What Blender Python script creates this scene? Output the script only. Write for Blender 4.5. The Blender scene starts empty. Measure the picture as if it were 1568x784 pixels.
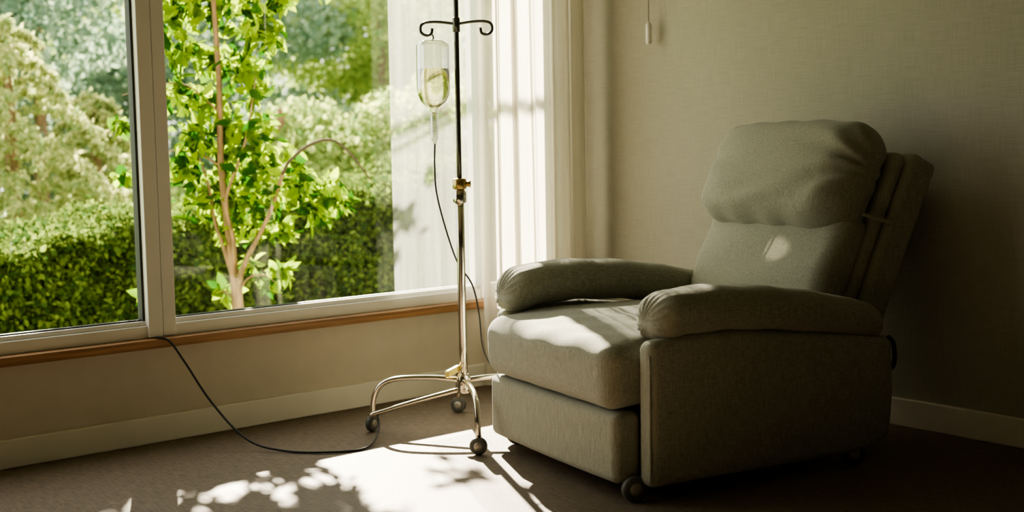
import bpy, bmesh, math, random
import numpy as np
from mathutils import Vector, Matrix
random.seed(7); rng=np.random.default_rng(7)
scene=bpy.context.scene
col=scene.collection
# ------------------------------------------------------------------ helpers
def link(o,parent=None):
    col.objects.link(o)
    if parent is not None: o.parent=parent
    return o
def empty(name,loc=(0,0,0),rz=0):
    e=bpy.data.objects.new(name,None); e.location=loc; e.rotation_euler=(0,0,rz); e.empty_display_size=.1
    return link(e)
def mesh_obj(name,verts,faces,mat=None,parent=None,smooth=True):
    me=bpy.data.meshes.new(name); me.from_pydata([tuple(v) for v in verts],[],faces)
    bm=bmesh.new(); bm.from_mesh(me); bmesh.ops.recalc_face_normals(bm,faces=bm.faces); bm.to_mesh(me); bm.free()
    if smooth:
        me.polygons.foreach_set('use_smooth',[True]*len(me.polygons))
    if mat: me.materials.append(mat)
    return link(bpy.data.objects.new(name,me),parent)
def boxes(name,bs,mat,parent=None,bevel=0.0):
    bm=bmesh.new()
    for (a,b) in bs:
        r=bmesh.ops.create_cube(bm,size=1)
        for v in r['verts']:
            v.co=Vector(((a[0]+b[0])/2+v.co.x*(b[0]-a[0]),(a[1]+b[1])/2+v.co.y*(b[1]-a[1]),(a[2]+b[2])/2+v.co.z*(b[2]-a[2])))
    if bevel>0:
        bmesh.ops.bevel(bm,geom=bm.edges[:],offset=bevel,segments=2,affect='EDGES',profile=.5)
    me=bpy.data.meshes.new(name); bm.to_mesh(me); bm.free()
    me.materials.append(mat)
    return link(bpy.data.objects.new(name,me),parent)
def axis(h,r,k,m):
    c=[h-r+r*math.tan(j/k*math.pi/4) for j in range(1,k+1)]
    fl=list(np.linspace(-(h-r),h-r,m+1))
    return [-x for x in reversed(c)]+fl+c
def rbox(name,h,r,mat,parent=None,k=5,m=14,deform=None):
    """rounded (upholstered) box with an optional deformation of each vertex"""
    ax=[axis(h[i],min(r,h[i]*.999),k,m) for i in range(3)]
    idx={}; V=[]; F=[]
    def vid(p):
        key=(round(p[0],6),round(p[1],6),round(p[2],6))
        if key not in idx:
            q=[max(-(h[i]-r),min(h[i]-r,p[i])) if h[i]>r else 0 for i in range(3)]
            d=Vector([p[i]-q[i] for i in range(3)]); d.normalize()
            idx[key]=len(V); V.append(Vector(q)+d*r)
        return idx[key]
    for d in range(3):
        a,b=[i for i in range(3) if i!=d]
        for s in (-1,1):
            for i in range(len(ax[a])-1):
                for j in range(len(ax[b])-1):
                    f=[]
                    for (ii,jj) in ((i,j),(i+1,j),(i+1,j+1),(i,j+1)):
                        p=[0,0,0]; p[d]=s*h[d]; p[a]=ax[a][ii]; p[b]=ax[b][jj]; f.append(vid(p))
                    F.append(f)
    if deform: V=[Vector(deform(v)) for v in V]
    return mesh_obj(name,V,F,mat,parent)
def catmull(P,n):
    P=[Vector(p) for p in P]; out=[]
    Q=[P[0]*2-P[1]]+P+[P[-1]*2-P[-2]]
    for i in range(1,len(Q)-2):
        for j in range(n):
            t=j/n; a,b,c,d=Q[i-1],Q[i],Q[i+1],Q[i+2]
            out.append(.5*((2*b)+(-a+c)*t+(2*a-5*b+4*c-d)*t*t+(-a+3*b-3*c+d)*t*t*t))
    out.append(P[-1]); return out
def tube_geo(P,r,seg=10,n=8):
    rs=r if isinstance(r,(list,tuple)) else [r]*len(P)
    pts=catmull(P,n) if n>1 else [Vector(p) for p in P]
    k=len(pts)
    rad=[np.interp(i/(k-1)*(len(rs)-1),range(len(rs)),rs) for i in range(k)]
    V=[];F=[]
    t=(pts[1]-pts[0]).normalized(); nrm=t.orthogonal().normalized()
    for i in range(k):
        if i<k-1: t2=(pts[i+1]-pts[i]).normalized()
        nrm=(nrm-t2*nrm.dot(t2)).normalized(); bn=t2.cross(nrm)
        for s in range(seg):
            a=2*math.pi*s/seg; V.append(pts[i]+(nrm*math.cos(a)+bn*math.sin(a))*rad[i])
    for i in range(k-1):
        for s in range(seg):
            F.append([i*seg+s,i*seg+(s+1)%seg,(i+1)*seg+(s+1)%seg,(i+1)*seg+s])
    F.append(list(range(seg))[::-1]); F.append([(k-1)*seg+s for s in range(seg)])
    return V,F
def join(geos):
    V=[];F=[]
    for v,f in geos:
        o=len(V); V+=v; F+=[[i+o for i in q] for q in f]
    return V,F
def tube(name,P,r,mat,parent=None,seg=10,n=8):
    V,F=tube_geo(P,r,seg,n); return mesh_obj(name,V,F,mat,parent)
def lathe_geo(prof,c=(0,0,0),seg=32,ax='z'):
    V=[];F=[]
    for (r,z) in prof:
        for s in range(seg):
            a=2*math.pi*s/seg; x,y=r*math.cos(a),r*math.sin(a)
            p={'z':(x,y,z),'x':(z,x,y),'y':(x,z,y)}[ax]
            V.append(Vector(p)+Vector(c))
    for i in range(len(prof)-1):
        for s in range(seg):
            F.append([i*seg+s,i*seg+(s+1)%seg,(i+1)*seg+(s+1)%seg,(i+1)*seg+s])
    F.append(list(range(seg))); F.append([(len(prof)-1)*seg+s for s in range(seg)])
    return V,F
# ------------------------------------------------------------------ materials
def newmat(name):
    m=bpy.data.materials.new(name); m.use_nodes=True; nt=m.node_tree; nt.nodes.clear()
    out=nt.nodes.new('ShaderNodeOutputMaterial'); return m,nt,out
def pmat(name,c1,c2=None,rough=.8,metal=0,scale=(50,50,50),nscale=1,bump=0,detail=3,sheen=0,layer2=None,spec=.5,trans=0,ior=1.45,bdist=.004):
    m,nt,out=newmat(name); N=nt.nodes; L=nt.links
    p=N.new('ShaderNodeBsdfPrincipled'); L.new(p.outputs[0],out.inputs[0])
    p.inputs['Roughness'].default_value=rough; p.inputs['Metallic'].default_value=metal
    p.inputs['Specular IOR Level'].default_value=spec
    p.inputs['Sheen Weight'].default_value=sheen
    p.inputs['Transmission Weight'].default_value=trans; p.inputs['IOR'].default_value=ior
    if c2 is None: c2=tuple(x*.9 for x in c1)
    tc=N.new('ShaderNodeTexCoord'); mp=N.new('ShaderNodeMapping'); mp.inputs['Scale'].default_value=scale
    L.new(tc.outputs['Object'],mp.inputs[0])
    nz=N.new('ShaderNodeTexNoise'); nz.inputs['Scale'].default_value=nscale; nz.inputs['Detail'].default_value=detail
    L.new(mp.outputs[0],nz.inputs['Vector'])
    fac=nz.outputs['Fac']
    if layer2:
        mp2=N.new('ShaderNodeMapping'); mp2.inputs['Scale'].default_value=layer2; L.new(tc.outputs['Object'],mp2.inputs[0])
        n2=N.new('ShaderNodeTexNoise'); n2.inputs['Scale'].default_value=nscale; n2.inputs['Detail'].default_value=detail
        L.new(mp2.outputs[0],n2.inputs['Vector'])
        mx=N.new('ShaderNodeMath'); mx.operation='ADD'; L.new(nz.outputs['Fac'],mx.inputs[0]); L.new(n2.outputs['Fac'],mx.inputs[1])
        hf=N.new('ShaderNodeMath'); hf.operation='MULTIPLY'; hf.inputs[1].default_value=.5; L.new(mx.outputs[0],hf.inputs[0]); fac=hf.outputs[0]
    cr=N.new('ShaderNodeValToRGB'); cr.color_ramp.elements[0].position=.38; cr.color_ramp.elements[1].position=.62
    cr.color_ramp.elements[0].color=(*c2,1); cr.color_ramp.elements[1].color=(*c1,1)
    L.new(fac,cr.inputs[0]); L.new(cr.outputs[0],p.inputs['Base Color'])
    if bump>0:
        b=N.new('ShaderNodeBump'); b.inputs['Strength'].default_value=bump; b.inputs['Distance'].default_value=bdist
        L.new(fac,b.inputs['Height']); L.new(b.outputs[0],p.inputs['Normal'])
    return m
def leafmat(name,c1,c2,tr=.5,p0=0.0):
    m,nt,out=newmat(name); N=nt.nodes; L=nt.links
    g=N.new('ShaderNodeNewGeometry'); cr=N.new('ShaderNodeValToRGB')
    cr.color_ramp.elements[0].color=(*c1,1); cr.color_ramp.elements[1].color=(*c2,1)
    cr.color_ramp.elements[0].position=p0
    L.new(g.outputs['Random Per Island'],cr.inputs[0])
    d=N.new('ShaderNodeBsdfDiffuse'); t=N.new('ShaderNodeBsdfTranslucent'); mx=N.new('ShaderNodeMixShader'); mx.inputs[0].default_value=tr
    L.new(cr.outputs[0],d.inputs[0]); L.new(cr.outputs[0],t.inputs[0]); L.new(d.outputs[0],mx.inputs[1]); L.new(t.outputs[0],mx.inputs[2])
    L.new(mx.outputs[0],out.inputs[0]); return m
def clothmat(name,c,alpha,tr=.5,streak=(60,60,2)):
    m,nt,out=newmat(name); N=nt.nodes; L=nt.links
    d=N.new('ShaderNodeBsdfDiffuse'); t=N.new('ShaderNodeBsdfTranslucent'); mx=N.new('ShaderNodeMixShader'); mx.inputs[0].default_value=tr
    d.inputs[0].default_value=(*c,1); t.inputs[0].default_value=(*c,1)
    L.new(d.outputs[0],mx.inputs[1]); L.new(t.outputs[0],mx.inputs[2])
    tp=N.new('ShaderNodeBsdfTransparent'); m2=N.new('ShaderNodeMixShader')
    tc=N.new('ShaderNodeTexCoord'); mp=N.new('ShaderNodeMapping'); mp.inputs['Scale'].default_value=streak
    nz=N.new('ShaderNodeTexNoise'); nz.inputs['Scale'].default_value=1
    L.new(tc.outputs['Object'],mp.inputs[0]); L.new(mp.outputs[0],nz.inputs['Vector'])
    mr=N.new('ShaderNodeMapRange'); mr.inputs['From Min'].default_value=.3; mr.inputs['From Max'].default_value=.7
    mr.inputs['To Min'].default_value=max(0,alpha-.08); mr.inputs['To Max'].default_value=min(1,alpha+.08)
    L.new(nz.outputs['Fac'],mr.inputs[0]); L.new(mr.outputs[0],m2.inputs[0])
    L.new(tp.outputs[0],m2.inputs[1]); L.new(mx.outputs[0],m2.inputs[2]); L.new(m2.outputs[0],out.inputs[0]); return m
def clearmat(name,tint,lo=.03,hi=.5,gcol=(1,1,1),blend=.35):
    m,nt,out=newmat(name); N=nt.nodes; L=nt.links
    tp=N.new('ShaderNodeBsdfTransparent'); tp.inputs[0].default_value=(*tint,1)
    g=N.new('ShaderNodeBsdfGlossy'); g.inputs['Roughness'].default_value=.03; g.inputs[0].default_value=(*gcol,1)
    lw=N.new('ShaderNodeLayerWeight'); lw.inputs[0].default_value=blend
    mr=N.new('ShaderNodeMapRange'); mr.inputs['To Min'].default_value=lo; mr.inputs['To Max'].default_value=hi
    L.new(lw.outputs['Facing'],mr.inputs[0])
    mx=N.new('ShaderNodeMixShader'); L.new(mr.outputs[0],mx.inputs[0]); L.new(tp.outputs[0],mx.inputs[1]); L.new(g.outputs[0],mx.inputs[2])
    L.new(mx.outputs[0],out.inputs[0]); return m

M_fab=pmat('sage_linen_fabric',(.385,.385,.315),(.225,.228,.182),rough=.92,scale=(400,400,22),bump=.45,sheen=.2,layer2=(50,400,400),spec=.2,bdist=.003)
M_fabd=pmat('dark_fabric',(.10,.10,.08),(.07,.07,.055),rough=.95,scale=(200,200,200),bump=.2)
M_wall_w=pmat('painted_wall',(.62,.57,.49),(.60,.55,.47),rough=.85,scale=(12,12,12),bump=.03)
M_wall_r=pmat('woven_wallpaper',(.405,.395,.335),(.345,.337,.285),rough=.9,scale=(300,300,10),layer2=(10,10,300),bump=.25,detail=4,bdist=.003)
M_wall_d=pmat('taupe_wall',(.11,.10,.085),rough=.9,scale=(12,12,12))
M_trim=pmat('painted_trim',(.80,.77,.70),(.78,.75,.68),rough=.5,scale=(9,9,9))
M_frame=pmat('window_frame_paint',(.70,.69,.65),(.68,.67,.63),rough=.45,scale=(8,8,8))
M_gasket=pmat('rubber_gasket',(.03,.035,.03),rough=.6)
M_wood=pmat('sill_wood',(.42,.235,.115),(.26,.14,.068),rough=.5,scale=(3,60,90),bump=.08,detail=5)
M_floor=pmat('woven_floor_covering',(.205,.158,.115),(.095,.073,.053),rough=.62,scale=(220,16,1),layer2=(30,220,1),bump=.4,detail=4,spec=.35)
M_ceil=pmat('ceiling_paint',(.32,.30,.27),rough=.9)
M_steel=pmat('chromed_steel',(.78,.74,.66),(.72,.68,.60),rough=.14,metal=1,scale=(5,5,5))
M_iron=pmat('dark_steel',(.16,.17,.15),rough=.3,metal=.9)
M_brass=pmat('brass',(.60,.46,.22),(.5,.38,.17),rough=.3,metal=1)
M_black=pmat('black_rubber',(.025,.025,.025),rough=.5)
M_dgray=pmat('castor_plastic',(.11,.11,.105),rough=.45)
M_hubg=pmat('castor_hub',(.45,.43,.40),rough=.4,metal=.6)
M_yel=pmat('yellow_tag_plastic',(.75,.62,.18),rough=.5)
M_bark=pmat('bark',(.30,.18,.095),(.16,.10,.055),rough=.9,scale=(40,40,9),bump=.6)
M_barkd=pmat('dark_twig',(.07,.05,.03),(.05,.035,.02),rough=.9,scale=(40,40,9))
M_lawn=pmat('lawn_grass',(.16,.26,.05),(.09,.16,.03),rough=.95,scale=(4,4,4),bump=.3)
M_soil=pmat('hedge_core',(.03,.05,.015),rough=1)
M_glass=clearmat('window_glass',(.97,.985,.97),.015,.25,blend=.2)
M_bottle=clearmat('clear_bottle_plastic',(.95,.96,.93),.12,.9,blend=.55)
M_liquid=pmat('iv_fluid',(.96,.93,.55),(.95,.92,.53),rough=.02,trans=1,ior=1.33)
M_clearp=clearmat('clear_tube_plastic',(.85,.86,.82),.25,.85,blend=.5)
M_curt=clothmat('curtain_linen',(.78,.75,.68),.88,.42)
M_sheer=clothmat('sheer_film',(.80,.82,.74),.27,.5,(25,25,1))
M_leaf=leafmat('tree_leaf',(.022,.085,.006),(.42,.58,.025),.55,.16)  # dark end of the leaf tones stands in for backlit silhouettes
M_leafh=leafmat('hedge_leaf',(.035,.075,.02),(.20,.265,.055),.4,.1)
M_leafb=leafmat('hazy_garden_leaf',(.16,.27,.08),(.56,.62,.22),.5)  # lightened so the leaf colour stands in for outdoor haze
M_leafy=leafmat('conifer_leaf',(.20,.30,.10),(.66,.65,.30),.5)
M_leafbl=leafmat('hazy_shade_leaf',(.14,.23,.16),(.38,.48,.34),.5)  # pale blue-green, distance haze and shade put into the leaf colour
# ------------------------------------------------------------------ room (window wall on y=0, chair wall on x=0, room is x<0,y<0)
X0,Y0,HC=-5.6,-5.6,2.5
boxes('floor',[((X0-.15,Y0-.15,-.1),(.15,.15,0))],M_floor)
boxes('ceiling',[((X0-.15,Y0-.15,HC),(.15,.15,HC+.1))],M_ceil)
WX0,WX1,WZ0,WZ1=-4.3,-.22,.39,2.3
boxes('wall_window_side',[((X0,0,0),(0,.15,WZ0)),((X0,0,WZ1),(0,.15,HC)),((X0,0,WZ0),(WX0,.15,WZ1)),((WX1,0,WZ0),(0,.15,WZ1))],M_wall_w)
boxes('wall_right',[((0,Y0,0),(.15,.15,HC))],M_wall_r)
boxes('wall_left',[((X0-.15,Y0,0),(X0,.15,HC))],M_wall_d)
boxes('wall_rear',[((X0-.15,Y0-.15,0),(.15,Y0,HC))],M_wall_d)
boxes('baseboard_window_side',[((X0,-.022,0),(-.022,0,.10))],M_trim,bevel=.005)
boxes('baseboard_right',[((-.022,Y0,0),(0,0,.105))],M_trim,bevel=.005)
boxes('window_sill',[((WX0-.05,-.045,.355),(WX1+.04,.012,.389))],M_wood,bevel=.005)
win=empty('window_1')
fy0,fy1=.0,.075
boxes('frame',[((WX0,fy0,.39),(WX1,fy1,.435)),((WX0,fy0,2.25),(WX1,fy1,2.3)),((WX0,fy0-.004,.391),(WX0+.06,fy1+.004,2.299)),((WX1-.045,fy0-.004,.391),(WX1,fy1+.004,2.299)),
   ((-2.205,fy0-.012,.392),(-2.15,fy1+.003,2.298)),((-2.146,fy0-.005,.393),(-2.095,fy1+.005,2.297)),((-.645,fy0-.005,.393),(-.59,fy1+.005,2.297)),
   ((WX0+.06,.015,.43),(-2.2,fy1-.01,.452)),((-2.1,.016,.431),(WX1-.04,fy1-.011,.453))],M_frame,win,bevel=.003)
boxes('gasket',[((-2.214,.02,.452),(-2.204,.06,2.25)),((-2.097,.03,.455),(-2.090,.06,2.25)),((-2.09,.03,.451),(-.65,.05,.457)),((WX0+.06,.03,.451),(-2.216,.05,.457))],M_gasket,win)
boxes('glass',[((WX0+.05,.043,.44),(-2.2,.047,2.26)),((-2.11,.043,.44),(WX1-.03,.047,2.26))],M_glass,win)
# ------------------------------------------------------------------ curtains
def drape(name,x0,x1,y,z0,z1,mat,folds,amp,nx=260,nz=24,seed=1):
    r=random.Random(seed); ph=[r.uniform(0,6.3) for _ in range(4)]
    V=[];F=[]
    for j in range(nz+1):
        z=z0+(z1-z0)*j/nz; low=1-j/nz
        for i in range(nx+1):
            s=i/nx; q=s*folds*6.283+ph[0]+.9*math.sin(low*1.2+s*5)
            yy=y+amp*(.65+.35*low)*(math.sin(q)+.4*math.sin(2.3*q+ph[1]))
            xx=x0+(x1-x0)*s+amp*.45*math.sin(2*q)
            V.append((xx,yy,z))
    for j in range(nz):
        for i in range(nx):
            a=j*(nx+1)+i; F.append([a,a+1,a+nx+2,a+nx+1])
    return mesh_obj(name,V,F,mat)
drape('curtain',-.69,-.11,-.115,.02,2.42,M_curt,6.0,.032)
drape('sheer_strip',-1.12,-.60,-.022,.455,2.42,M_sheer,3,.003,seed=4)  # thin see-through strip hung flat just inside the glass
tube('curtain_rod',[(-4.6,-.1,2.43),(-2.3,-.1,2.43),(-.03,-.1,2.43)],.012,M_frame)
# pull cord
pc=empty('blind_pull_cord',(-.05,-.475,0))
tube('cord',[(0,0,2.49),(0,0,2.0),(0,0,1.6)],.002,M_dgray,pc,seg=6)
V,F=lathe_geo([(.003,1.605),(.008,1.60),(.013,1.592),(.014,1.52),(.012,1.508),(.003,1.505)],seg=16)
mesh_obj('weight',V,F,pmat('acrylic_weight',(.85,.83,.78),rough=.25,trans=.15),pc)
# ------------------------------------------------------------------ recliner
chair=empty('recliner_chair',(-1.319,-1.347,0),math.radians(-11.1))
def topz(x): return float(np.interp(x,[-.05,.1,.3,.6,.95],[.485,.505,.50,.465,.42]))
for nm,s in (('side_panel_near',-1),('side_panel_far',1)):
    def df(v,s=s):
        x=v.x+.455; f=(v.z+.225)/.45
        z=.048+f*(topz(x)-.048)
        rear=max(0,(x-.80)/.14); z+=.035*rear*rear*(1-f)
        x-=.02*max(0,.35-f)*max(0,x-.5)
        y=v.y+.012*math.sin(math.pi*min(1,max(0,f)))*(1 if v.y*s>0 else 0)*s
        return (x,s*.452+y,z)
    rbox(nm,(.49,.034,.225),.028,M_fab,chair,m=16,deform=df)
def armz(x): return float(np.interp(x,[-.06,.0,.1,.25,.45,.7,.95],[.535,.553,.567,.572,.558,.520,.470]))
for nm,s,dz,x0 in (('arm_pad_near',-1,-.012,.005),('arm_pad_far',1,.010,-.055)):
    L=(.94-x0)/2
    def df(v,s=s,dz=dz,x0=x0,L=L):
        x=v.x+x0+L
        fr=max(0,min(1,(x-x0)/.17)); sc=.90+.10*math.sqrt(fr)
        rr=max(0,(x-.6)/.35); sc*=1-.18*rr
        y=v.y*sc; z=v.z*sc
        if v.z<0: z*=.92
        if x<x0+.13:
            ang=math.atan2(v.z,v.y); rad=min(1,math.hypot(v.z,v.y)/.1); w=min(1,(x0+.13-x)/.13)
            x+=.008*math.sin(ang*17)*rad*w
            y*=1+.04*math.sin(ang*17)*w; z*=1+.035*math.sin(ang*17+1)*w
        if v.z<0: z-=.012*max(0,(x0+.12-x)/.12)
        z+=.0018*math.sin(x*34+y*20)
        return (x,s*.403+y,armz(x)+z+dz)
    rbox(nm,(L,.096,.076),.072,M_fab,chair,k=10,m=34,deform=df)
def df(v):
    x=v.x+.27; z=v.z
    u=min(1,abs(v.x)/.40); w=min(1,abs(v.y)/.40)
    if v.z>0: z+=.022*(1-u**3)*(1-w**3)
    if x<-.03: x-=.028*(1-w**2)*max(0,.5+v.z/.2)
    z+=.012*math.cos(min(1,max(0,(x+.15)/.3))*math.pi)*-.6
    z+=.0025*math.sin(v.y*34+x*17+2*math.sin(x*9))*(1 if v.z>0 else .3)
    return (x,v.y,.380+z)
rbox('seat_cushion',(.40,.405,.102),.062,M_fab,chair,k=7,m=28,deform=df)
def df(v):
    w=abs(v.y)/.405
    return (v.x-.055-.012*(1-w*w)*(1 if v.x<0 else 0),v.y,.160+v.z)
rbox('footrest_panel',(.05,.405,.108),.028,M_fab,chair,m=14,deform=df)
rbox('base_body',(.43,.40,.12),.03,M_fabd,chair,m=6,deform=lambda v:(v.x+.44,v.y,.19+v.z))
PHI=math.radians(26); A0,Z0=.655,.42
def bk(t,n,b): return (A0+t*math.sin(PHI)+n*math.cos(PHI),b,Z0+t*math.cos(PHI)-n*math.sin(PHI))
def df(v):
    w=min(1,abs(v.y)/.36)
    n=v.x+.07
    if v.x<0: n-=.03*(1-w**2.5)
    n+=.004*math.sin(v.z*30+v.y*9)*(v.x<0)
    return bk(.20+v.z,n,v.y)
rbox('back_cushion',(.07,.36,.28),.055,M_fab,chair,k=6,m=24,deform=df)
rbox('back_layer',(.028,.365,.395),.024,M_fab,chair,m=14,deform=lambda v:bk(.350+v.z,.150+v.x,v.y*(1-.03*(v.z+.36))))
def df(v):
    return bk(.335+v.z,.240+v.x+.01*(1-(v.y/.38)**2)*(v.x>0)+.012*max(0,v.z),v.y*(1-.07*(v.z+.4)))
rbox('back_shell',(.062,.395,.435),.024,M_fab,chair,m=14,deform=df)
def df(v):
    w=min(1,abs(v.y)/.38); h=min(1,abs(v.z)/.205)
    n=v.x; y=v.y; t=v.z
    if v.x<0: n-=.05*(1-w**3)*(1-h**3)
    if v.z<0 and v.x<0: n-=.022*h*(1-w**4)
    t*=1-.08*w**4; y*=1-.03*h**4
    t-=.008*(1-w*w)*(v.z<0)
    for s in (-1,1):
        dx=(v.y-s*.42); dz=v.z-.03; d=math.hypot(dx,dz); a=math.atan2(dz,-s*dx)
        n+=(.017 if s<0 else .008)*math.sin(a*9+s+d*6)*math.exp(-d/.17)*(1 if v.x<.03 else .4)
    n+=.004*math.sin(v.z*60+3*math.sin(v.y*7))*math.exp(-abs(v.z+.13)/.07)
    t+=.003*math.sin(v.y*38+1)*max(0,(abs(v.z)-.12)/.08)
    return bk(.592+t,.018+n,y+.004)
rbox('headrest_pillow',(.100,.374,.203),.090,M_fab,chair,k=10,m=54,deform=df)
tube('headrest_strap',[bk(.48,.06,-.368),bk(.49,.13,-.384),bk(.50,.19,-.388)],.007,M_fab,chair)
# seams / piping
tube('panel_piping',[(-.033,-.484,.07),(-.034,-.485,.25),(-.034,-.485,.45)],.004,M_fab,chair,seg=6)
# recline handle
tube('recline_handle',[(.935,-.47,.42),(.955,-.475,.40),(.96,-.478,.345),(.945,-.478,.315),(.93,-.475,.33)],.008,M_black,chair)
def castor(nm,c,r,w,parent,axisdir=0.0,stem=.05):
    e=Matrix.Rotation(axisdir,4,'Z')
    prof=[(r*.5,-w),(r*.85,-w),(r,-w*.6),(r,w*.6),(r*.85,w),(r*.5,w)]
    V,F=lathe_geo(prof,seg=24,ax='y'); V=[e@v+Vector((c[0],c[1],r+.001)) for v in V]
    mesh_obj(nm+'_wheel',V,F,M_dgray,parent)
    prof=[(.001,-w*1.1),(r*.45,-w*1.1),(r*.5,-w*.9),(r*.5,w*.9),(r*.45,w*1.1),(.001,w*1.1)]
    V,F=lathe_geo(prof,seg=20,ax='y'); V=[e@v+Vector((c[0],c[1],r+.001)) for v in V]
    mesh_obj(nm+'_hub',V,F,M_hubg,parent)
    tube(nm+'_fork',[(c[0],c[1],r+.002),(c[0],c[1],r+stem*.5),(c[0],c[1],r+stem)],w*.55,M_black,parent,seg=10)
for i,c in enumerate(((-.05,-.425),(.0,.40),(.80,-.455),(.80,.40))):
    castor('castor_%d'%(i+1),c,.040,.014,chair,math.radians(-15),.04)
# ------------------------------------------------------------------ IV stand
sc=(-1.265,-.674)
iv=empty('iv_stand',(sc[0],sc[1],0))
RX,RY=.77,-.638     # direction of the hook bar
mesh_obj('lower_pole',*tube_geo([(0,0,.16),(0,0,.5),(0,0,.90)],.0155,16,2),M_steel,iv)
tube('upper_pole',[(0,0,.88),(0,0,1.3),(0,0,1.85)],.0095,M_iron,iv,seg=14,n=2)
V,F=lathe_geo([(.012,.865),(.023,.865),(.025,.87),(.025,.905),(.021,.91),(.019,.912),(.019,.92),(.010,.922)],seg=24)
mesh_obj('clamp_sleeve',V,F,M_steel,iv)
V,F=lathe_geo([(.012,.915),(.024,.917),(.026,.92),(.026,.950),(.022,.955),(.010,.957)],seg=24)
mesh_obj('clamp_collar',V,F,M_brass,iv)
tube('clamp_knob',[(.02*RX,.02*RY,.935),(.03*RX,.03*RY,.935),(.042*RX,.042*RY,.935)],[.008,.011,.013],M_brass,iv,n=2)
V,F=lathe_geo([(.012,.15),(.022,.15),(.026,.158),(.026,.212),(.021,.222),(.015,.225)],seg=24)
mesh_obj('base_hub',V,F,M_steel,iv)
V,F=lathe_geo([(.010,1.49),(.014,1.492),(.014,1.54),(.010,1.545)],seg=16)
mesh_obj('hook_collar',V,F,M_iron,iv)
def bar(h,z): return (h*RX,h*RY,z)
gs=[]
for s in (-1,1):
    gs.append(tube_geo([bar(0,1.520),bar(s*.06,1.528),bar(s*.105,1.528),bar(s*.128,1.518),bar(s*.130,1.494),bar(s*.113,1.481),bar(s*.093,1.486),bar(s*.088,1.506)],.0055,10,6))
mesh_obj('hooks',*join(gs),M_iron,iv)
for i,a in enumerate((-119.6,-33.6,56.4,134.4)):
    a=math.radians(a); c,s=math.cos(a),math.sin(a)
    tube('leg_%d'%(i+1),[(r*c,r*s,z) for r,z in ((.01,.200),(.12,.208),(.25,.203),(.315,.18),(.345,.13),(.352,.055))],.0105,M_steel,iv,seg=12)
    castor('castor_%d'%(i+1),(.355*c,.355*s),.031,.013,iv,a+1.2,.04)
a=math.radians(140); tube('leg_brace',[(.01*math.cos(a),.01*math.sin(a),.165),(.2*math.cos(a),.2*math.sin(a),.115),(.36*math.cos(a),.36*math.sin(a),.068)],.0095,M_steel,iv)
rbox('yellow_tag',(.03,.012,.012),.006,M_yel,iv,m=4,deform=lambda v:(-.035+v.x,.02+v.y,.235+v.z+.3*v.x))
# bottle
bo=empty('iv_bottle',(sc[0]-.088*RX,sc[1]-.088*RY,0))
prof=[(.002,1.465),(.030,1.464),(.052,1.458),(.060,1.449),(.062,1.44),(.062,1.29),(.058,1.262),(.047,1.238),(.030,1.222),(.017,1.214),(.014,1.205),(.014,1.195)]
V,F=lathe_geo(prof,seg=40); mesh_obj('bottle_shell',V,F,M_bottle,bo)
prof=[(.002,1.358),(.0595,1.358),(.0595,1.29),(.0555,1.264),(.0445,1.241),(.028,1.226),(.014,1.218),(.002,1.217)]
V,F=lathe_geo(prof,seg=40); mesh_obj('fluid',V,F,M_liquid,bo)
tube('hanger_wire',[(0.0,0,1.462),(.004,0,1.472),(0,0,1.484)],.003,M_iron,bo)
prof=[(.004,1.20),(.015,1.20)]
for i in range(8): z=1.192-i*.012; prof+=[(.016,z),(.012,z-.006)]
prof+=[(.011,1.10),(.007,1.088),(.003,1.082)]
V,F=lathe_geo(prof,seg=20); mesh_obj('drip_chamber',V,F,M_clearp,bo)
tube('drip_tube',[(0,0,1.085),(-.003,0,1.0),(.0,-.005,.90),(.03,-.02,.76),(.065,-.04,.64),(.095,-.085,.56),(.11,-.105,.45),(.12,-.11,.33),(.155,-.12,.25),(.21,-.15,.225),(.27,-.19,.15)],.0032,M_black,bo,seg=8)
# cable from sill to stand
tube('power_cable',[(-2.19,-.03,.395),(-2.15,-.06,.38),(-2.11,-.10,.30),(-2.06,-.2,.16),(-2.0,-.34,.04),(-1.93,-.47,.008),(-1.82,-.60,.006),(-1.68,-.64,.006),(-1.55,-.52,.03),(-1.50,-.44,.07)],.0042,M_black,seg=8,n=10)
# ------------------------------------------------------------------ outdoors
GZ=-.30
def leaves(name,P,size,mat,parent=None,droop=.3,up=0.0,wid=.33):
    P=np.asarray(P,float); P=P[P[:,2]>GZ+size]; N=len(P)
    d=rng.normal(size=(N,3)); d[:,2]-=droop; d/=np.linalg.norm(d,axis=1)[:,None]
    n=rng.normal(size=(N,3)); n[:,2]+=up; n-=d*(n*d).sum(1)[:,None]; n/=np.linalg.norm(n,axis=1)[:,None]
    s=np.cross(d,n); sz=size*rng.uniform(.6,1.25,size=(N,1))
    V=np.empty((N,6,3))
    sh=[(0,0,0),(.35,wid,.08),(.72,wid*.62,.05),(1,0,-.08),(.72,-wid*.62,.05),(.35,-wid,.08)]
    for k,(a,b,c) in enumerate(sh): V[:,k]=P+sz*(a*d+b*s+c*n)
    V[:,:,2]=np.maximum(V[:,:,2],GZ+.03)
    me=bpy.data.meshes.new(name)
    me.vertices.add(N*6); me.vertices.foreach_set('co',V.reshape(-1))
    base=(np.arange(N)*6)[:,None]
    L=np.concatenate([base+np.array([0,1,2,3]),base+np.array([0,3,4,5])],axis=1).reshape(-1)
    me.loops.add(N*8); me.loops.foreach_set('vertex_index',L.astype(np.int32))
    me.polygons.add(N*2); me.polygons.foreach_set('loop_start',(np.arange(N*2)*4).astype(np.int32))
    me.update(calc_edges=True); me.validate()
    me.materials.append(mat)
    return link(bpy.data.objects.new(name,me),parent)
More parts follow.
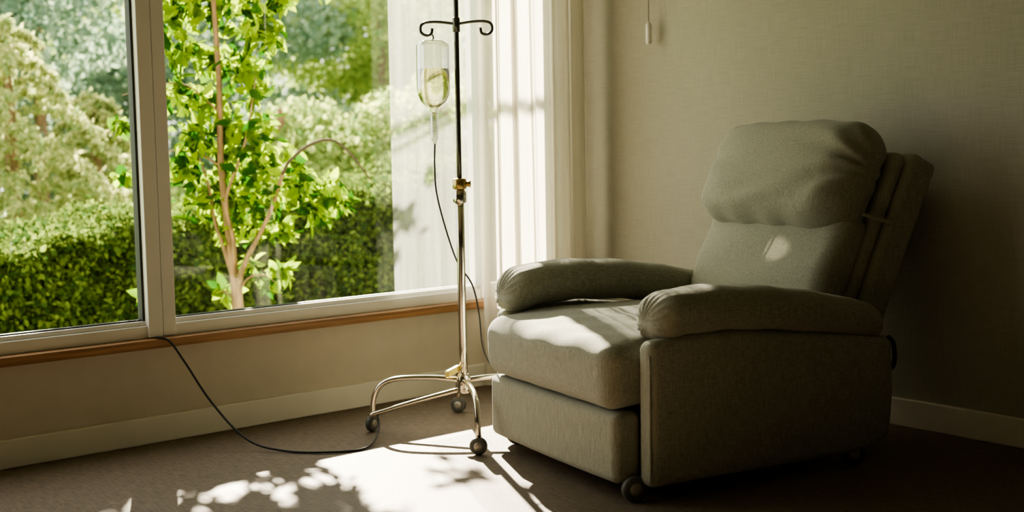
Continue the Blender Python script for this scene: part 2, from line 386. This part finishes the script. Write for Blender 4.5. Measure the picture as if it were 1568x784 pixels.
def blob(n,c,r,shell=.5):
    d=rng.normal(size=(n,3)); d/=np.linalg.norm(d,axis=1)[:,None]
    return np.array(c)+d*np.array(r)*(rng.uniform(shell,1,size=(n,1)))
boxes('lawn',[((-14,.15,GZ-.2),(22,30,GZ))],M_lawn)
TX,TY,TS=-1.05,1.60,1.134
def tr(h,z,g=0): h*=TS; g*=TS; return (TX+.77*h+.638*g,TY-.638*h+.77*g,1.08+(z-1.08)*TS)
tree=empty('tree')
B=[([(0.03,-.135),(.03,.1),(.02,.42),(-.0,.62),(-.03,1.0),(-.025,1.4),(-.04,1.9),(-.03,2.4)],[.038,.035,.030,.020,.018,.015,.012,.007],0),
   ([(.02,.42),(.07,.55),(.20,.78),(.28,.98)],[.022,.014,.011,.009],-.12),
   ([(.02,.45),(-.03,.62),(-.07,.75),(-.10,.95),(-.18,1.15)],[.02,.012,.009,.006,.003],.0),
   ([(.01,.50),(.02,.66),(.0,.85),(.10,1.1),(.16,1.4)],[.017,.011,.009,.006,.003],-.08),
   ([(.02,.40),(.08,.48),(.16,.50),(.22,.47)],[.009,.006,.004,.002],-.1),
   ([(.02,.38),(-.04,.42),(-.08,.40)],[.007,.004,.002],0),
   ([(-.03,1.0),(-.2,1.08),(-.48,1.02)],[.006,.004,.002],.05),
   ([(-.03,1.25),(-.2,1.38),(-.46,1.33)],[.006,.004,.002],-.05)]
gs=[tube_geo([tr(h,z,g*min(1,i/3)) for i,(h,z) in enumerate(p)],r,10,6) for p,r,g in B]
mesh_obj('trunk',*join(gs),M_bark,tree)
tube('arching_branch',[tr(h,z,-.13) for h,z in ((.275,.96),(.31,1.02),(.40,1.09),(.50,1.11),(.58,1.05),(.67,.93))],[.008,.0075,.0075,.007,.006,.004],M_barkd,tree)
def u2h(u): return (u-347)/333
def v2z(v): return .32+(480-v)/333
CL=[(300,-40,60),(380,-40,60),(275,20,40),(330,10,40),(395,30,42),(420,60,25),(280,75,38),(335,95,35),(385,95,38),(275,135,30),(320,160,40),(390,140,25),(300,205,42),(350,200,35),(395,195,32),(290,255,38),(345,255,42),(400,240,42),(450,250,24),(300,300,38),(350,310,40),(410,290,42),(460,290,38),(500,290,28),(520,310,15),(480,325,22),(390,345,30),(340,350,25),(430,350,18),(425,415,18),(400,428,16),(330,448,14),(375,400,10),(185,185,11),(190,268,13),(212,445,9),(320,-90,60),(390,-100,60),(430,10,20)]
P=[]
for (u,v,r) in CL:
    n=int(16+ r*r*.038)
    rr=r/333
    q=blob(n,(0,0,0),(rr,rr*1.3,rr),.15)
    for a in q:
        hh=u2h(u)+a[0]; zz=v2z(v)+a[2]; g=a[1]
        if -.09<hh<.03 and zz<2 and g<.02: g=abs(g)+.03
        P.append(tr(hh,zz,g))
leaves('foliage',P,.088,M_leaf,tree,droop=.6,up=.5,wid=.28)
def hedge(name,x0,x1,y0,y1,ztop,n,mat,size):
    e=empty(name)
    xs=rng.uniform(x0,x1,n); k=rng.uniform(size=n)
    zt=ztop(xs)+.04*np.sin(xs*5)+.03*np.sin(xs*13+1)
    z=np.where(k<.7,GZ+(zt-GZ)*rng.uniform(0,1,n)**.8,zt); y=np.where(k<.7,y0+.07*np.sin(xs*6+z*7)+.04*np.sin(xs*17-z*11),rng.uniform(y0,y1,n))
    P=np.stack([xs,y+rng.normal(size=n)*.035,z+rng.normal(size=n)*.03],1)
    leaves('leaves',P,size,mat,e,droop=.3,up=.2)
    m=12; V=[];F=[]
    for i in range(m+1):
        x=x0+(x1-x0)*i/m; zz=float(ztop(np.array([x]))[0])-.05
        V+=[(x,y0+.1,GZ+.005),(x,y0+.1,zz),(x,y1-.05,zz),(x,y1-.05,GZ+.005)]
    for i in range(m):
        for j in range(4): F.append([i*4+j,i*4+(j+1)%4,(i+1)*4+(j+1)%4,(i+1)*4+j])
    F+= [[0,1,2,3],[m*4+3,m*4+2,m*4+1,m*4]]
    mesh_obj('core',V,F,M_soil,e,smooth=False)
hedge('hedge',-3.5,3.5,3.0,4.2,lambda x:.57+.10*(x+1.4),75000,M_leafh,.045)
def gtree(name,c,h,R,n,mat,size,nb=9,flat=.6):
    e=empty(name)
    P=[]
    for i in range(nb):
        a=rng.uniform(0,6.28); f=rng.uniform(.1,1)
        zc=h*(.25+.67*i/(nb-1)); w=R*(1-.5*abs(i/(nb-1)-.4))
        cc=(c[0]+.6*w*math.cos(a),c[1]+.6*w*math.sin(a),zc+GZ)
        P.append(blob(n//nb,cc,(w*.7,w*.7,h*.16*flat+.15),.55))
    leaves('foliage',np.concatenate(P),size,mat,e,droop=.5,up=.3)
    tube('trunk',[(c[0],c[1],GZ+.005),(c[0]+.05,c[1],h*.5),(c[0],c[1],h*.85)],[.09,.07,.03],M_bark,e)
def conifer(name,c,h,R,mat,nbr=70,per=150,size=.05):
    e=empty(name); P=[]
    for i in range(nbr):
        f=(i+.5)/nbr; z0=.35+(h-.4)*f; a=i*2.4+rng.uniform(-.3,.3); L=R*(1-f)**.7*rng.uniform(.7,1.15)+.12
        t=rng.uniform(0,1,per)**.7; wdt=.05+.16*t*(1-t)*2
        x=t*L; z=z0+.22*L*np.sin(t*2.0)-.45*L*t**2.2+rng.normal(size=per)*.015-np.abs(rng.normal(size=per))*.06*t
        s=rng.normal(size=per)*wdt*L*.5
        P.append(np.stack([c[0]+x*math.cos(a)-s*math.sin(a),c[1]+x*math.sin(a)+s*math.cos(a),z+GZ],1))
    leaves('foliage',np.concatenate(P),size,mat,e,droop=1.2,up=.2,wid=.22)
    tube('trunk',[(c[0],c[1],GZ+.005),(c[0],c[1],h*.5),(c[0],c[1],h*.9+GZ)],[.07,.05,.015],M_bark,e)
conifer('conifer',(-.60,6.4),2.55,1.2,M_leafy,42,260,.07)
conifer('conifer.001',(.35,7.0),1.95,.95,M_leafy,36,240,.07)
gtree('shrub',(2.4,7.2),1.75,1.1,9000,M_leafb,.085)
gtree('shrub.001',(3.9,6.4),2.0,1.0,8000,M_leafb,.075)
gtree('garden_tree',(1.2,11.0),4.6,2.0,16000,M_leafbl,.12)
gtree('garden_tree.001',(4.2,12.0),3.7,2.0,16000,M_leafbl,.12)
gtree('garden_tree.002',(-1.2,11.5),5.2,2.2,16000,M_leafbl,.12)
gtree('garden_tree.003',(7.0,12.2),5.0,2.2,16000,M_leafb,.12)
gtree('garden_tree.004',(2.6,15.5),6.6,3.0,14000,M_leafb,.15)
gtree('garden_tree.005',(9.0,16.0),6.4,3.0,14000,M_leafb,.15)
# overhanging tree for leaf shadows, with unseen foliage added to darken the floor
br=empty('overhanging_shade_tree')
tube('branch',[(3.2,2.6,GZ+.04),(3.0,2.6,1.5),(2.2,2.5,2.6),(1.0,2.5,3.0),(-.2,2.8,2.9),(-1.6,3.0,2.75)],[.09,.08,.05,.03,.02,.008],M_bark,br)
tube('side_branch',[(1.0,2.5,3.0),(.5,2.2,2.75),(-.1,1.95,2.4),(-.6,1.9,2.15)],[.02,.014,.008,.004],M_bark,br)
P=[]
for c,r,n in (((-1.35,3.0,2.72),(.75,.35,.38),420),((-1.0,3.0,2.48),(.28,.2,.14),150),((-.6,1.9,2.18),(.28,.2,.15),34),((-.15,1.9,2.05),(.2,.15,.12),16),((1.4,2.3,3.0),(.4,.3,.2),50)):  # first two clusters are out of view, added to block sun on the floor
    P.append(blob(n,c,r,.1))
leaves('foliage',np.concatenate(P),.10,M_leaf,br,droop=.5,up=.5)
# ------------------------------------------------------------------ light
w=bpy.data.worlds.new('sky'); scene.world=w; w.use_nodes=True
bg=w.node_tree.nodes['Background']; bg.inputs[0].default_value=(1.0,.97,.90,1); bg.inputs[1].default_value=3.3
sl=bpy.data.lights.new('sun','SUN'); sl.energy=66; sl.color=(1,.87,.68); sl.angle=math.radians(.7)
so=link(bpy.data.objects.new('sun',sl))
sd=Vector((-.43,-.90,-.60)).normalized(); so.rotation_euler=sd.to_track_quat('-Z','Y').to_euler(); so.location=(4,8,6)
# added spot lamp outside, standing in for a sun patch on the backrest
sp=bpy.data.lights.new('added_glint_spot','SPOT'); sp.energy=1000; sp.color=(1,.84,.62); sp.spot_size=math.radians(1.25); sp.spot_blend=.7; sp.shadow_soft_size=.01
spo=link(bpy.data.objects.new('added_glint_spot',sp)); spo.location=(-3.4,2.0,1.9)
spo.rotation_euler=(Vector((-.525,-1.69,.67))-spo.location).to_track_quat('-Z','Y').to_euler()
# ------------------------------------------------------------------ camera
scene.view_settings.look='AgX - Medium High Contrast'
cd=bpy.data.cameras.new('camera'); cd.sensor_width=36; cd.lens=43.6; cd.clip_end=200
cam=link(bpy.data.objects.new('camera',cd))
cam.matrix_world=Matrix.Translation((-4.053,-4.337,1.08))@Matrix.Rotation(math.radians(-39.64),4,'Z')@Matrix.Rotation(math.radians(84.83),4,'X')@Matrix.Rotation(-.017,4,'Z')
cd.dof.use_dof=True; cd.dof.focus_distance=4.3; cd.dof.aperture_fstop=2.2
scene.camera=cam
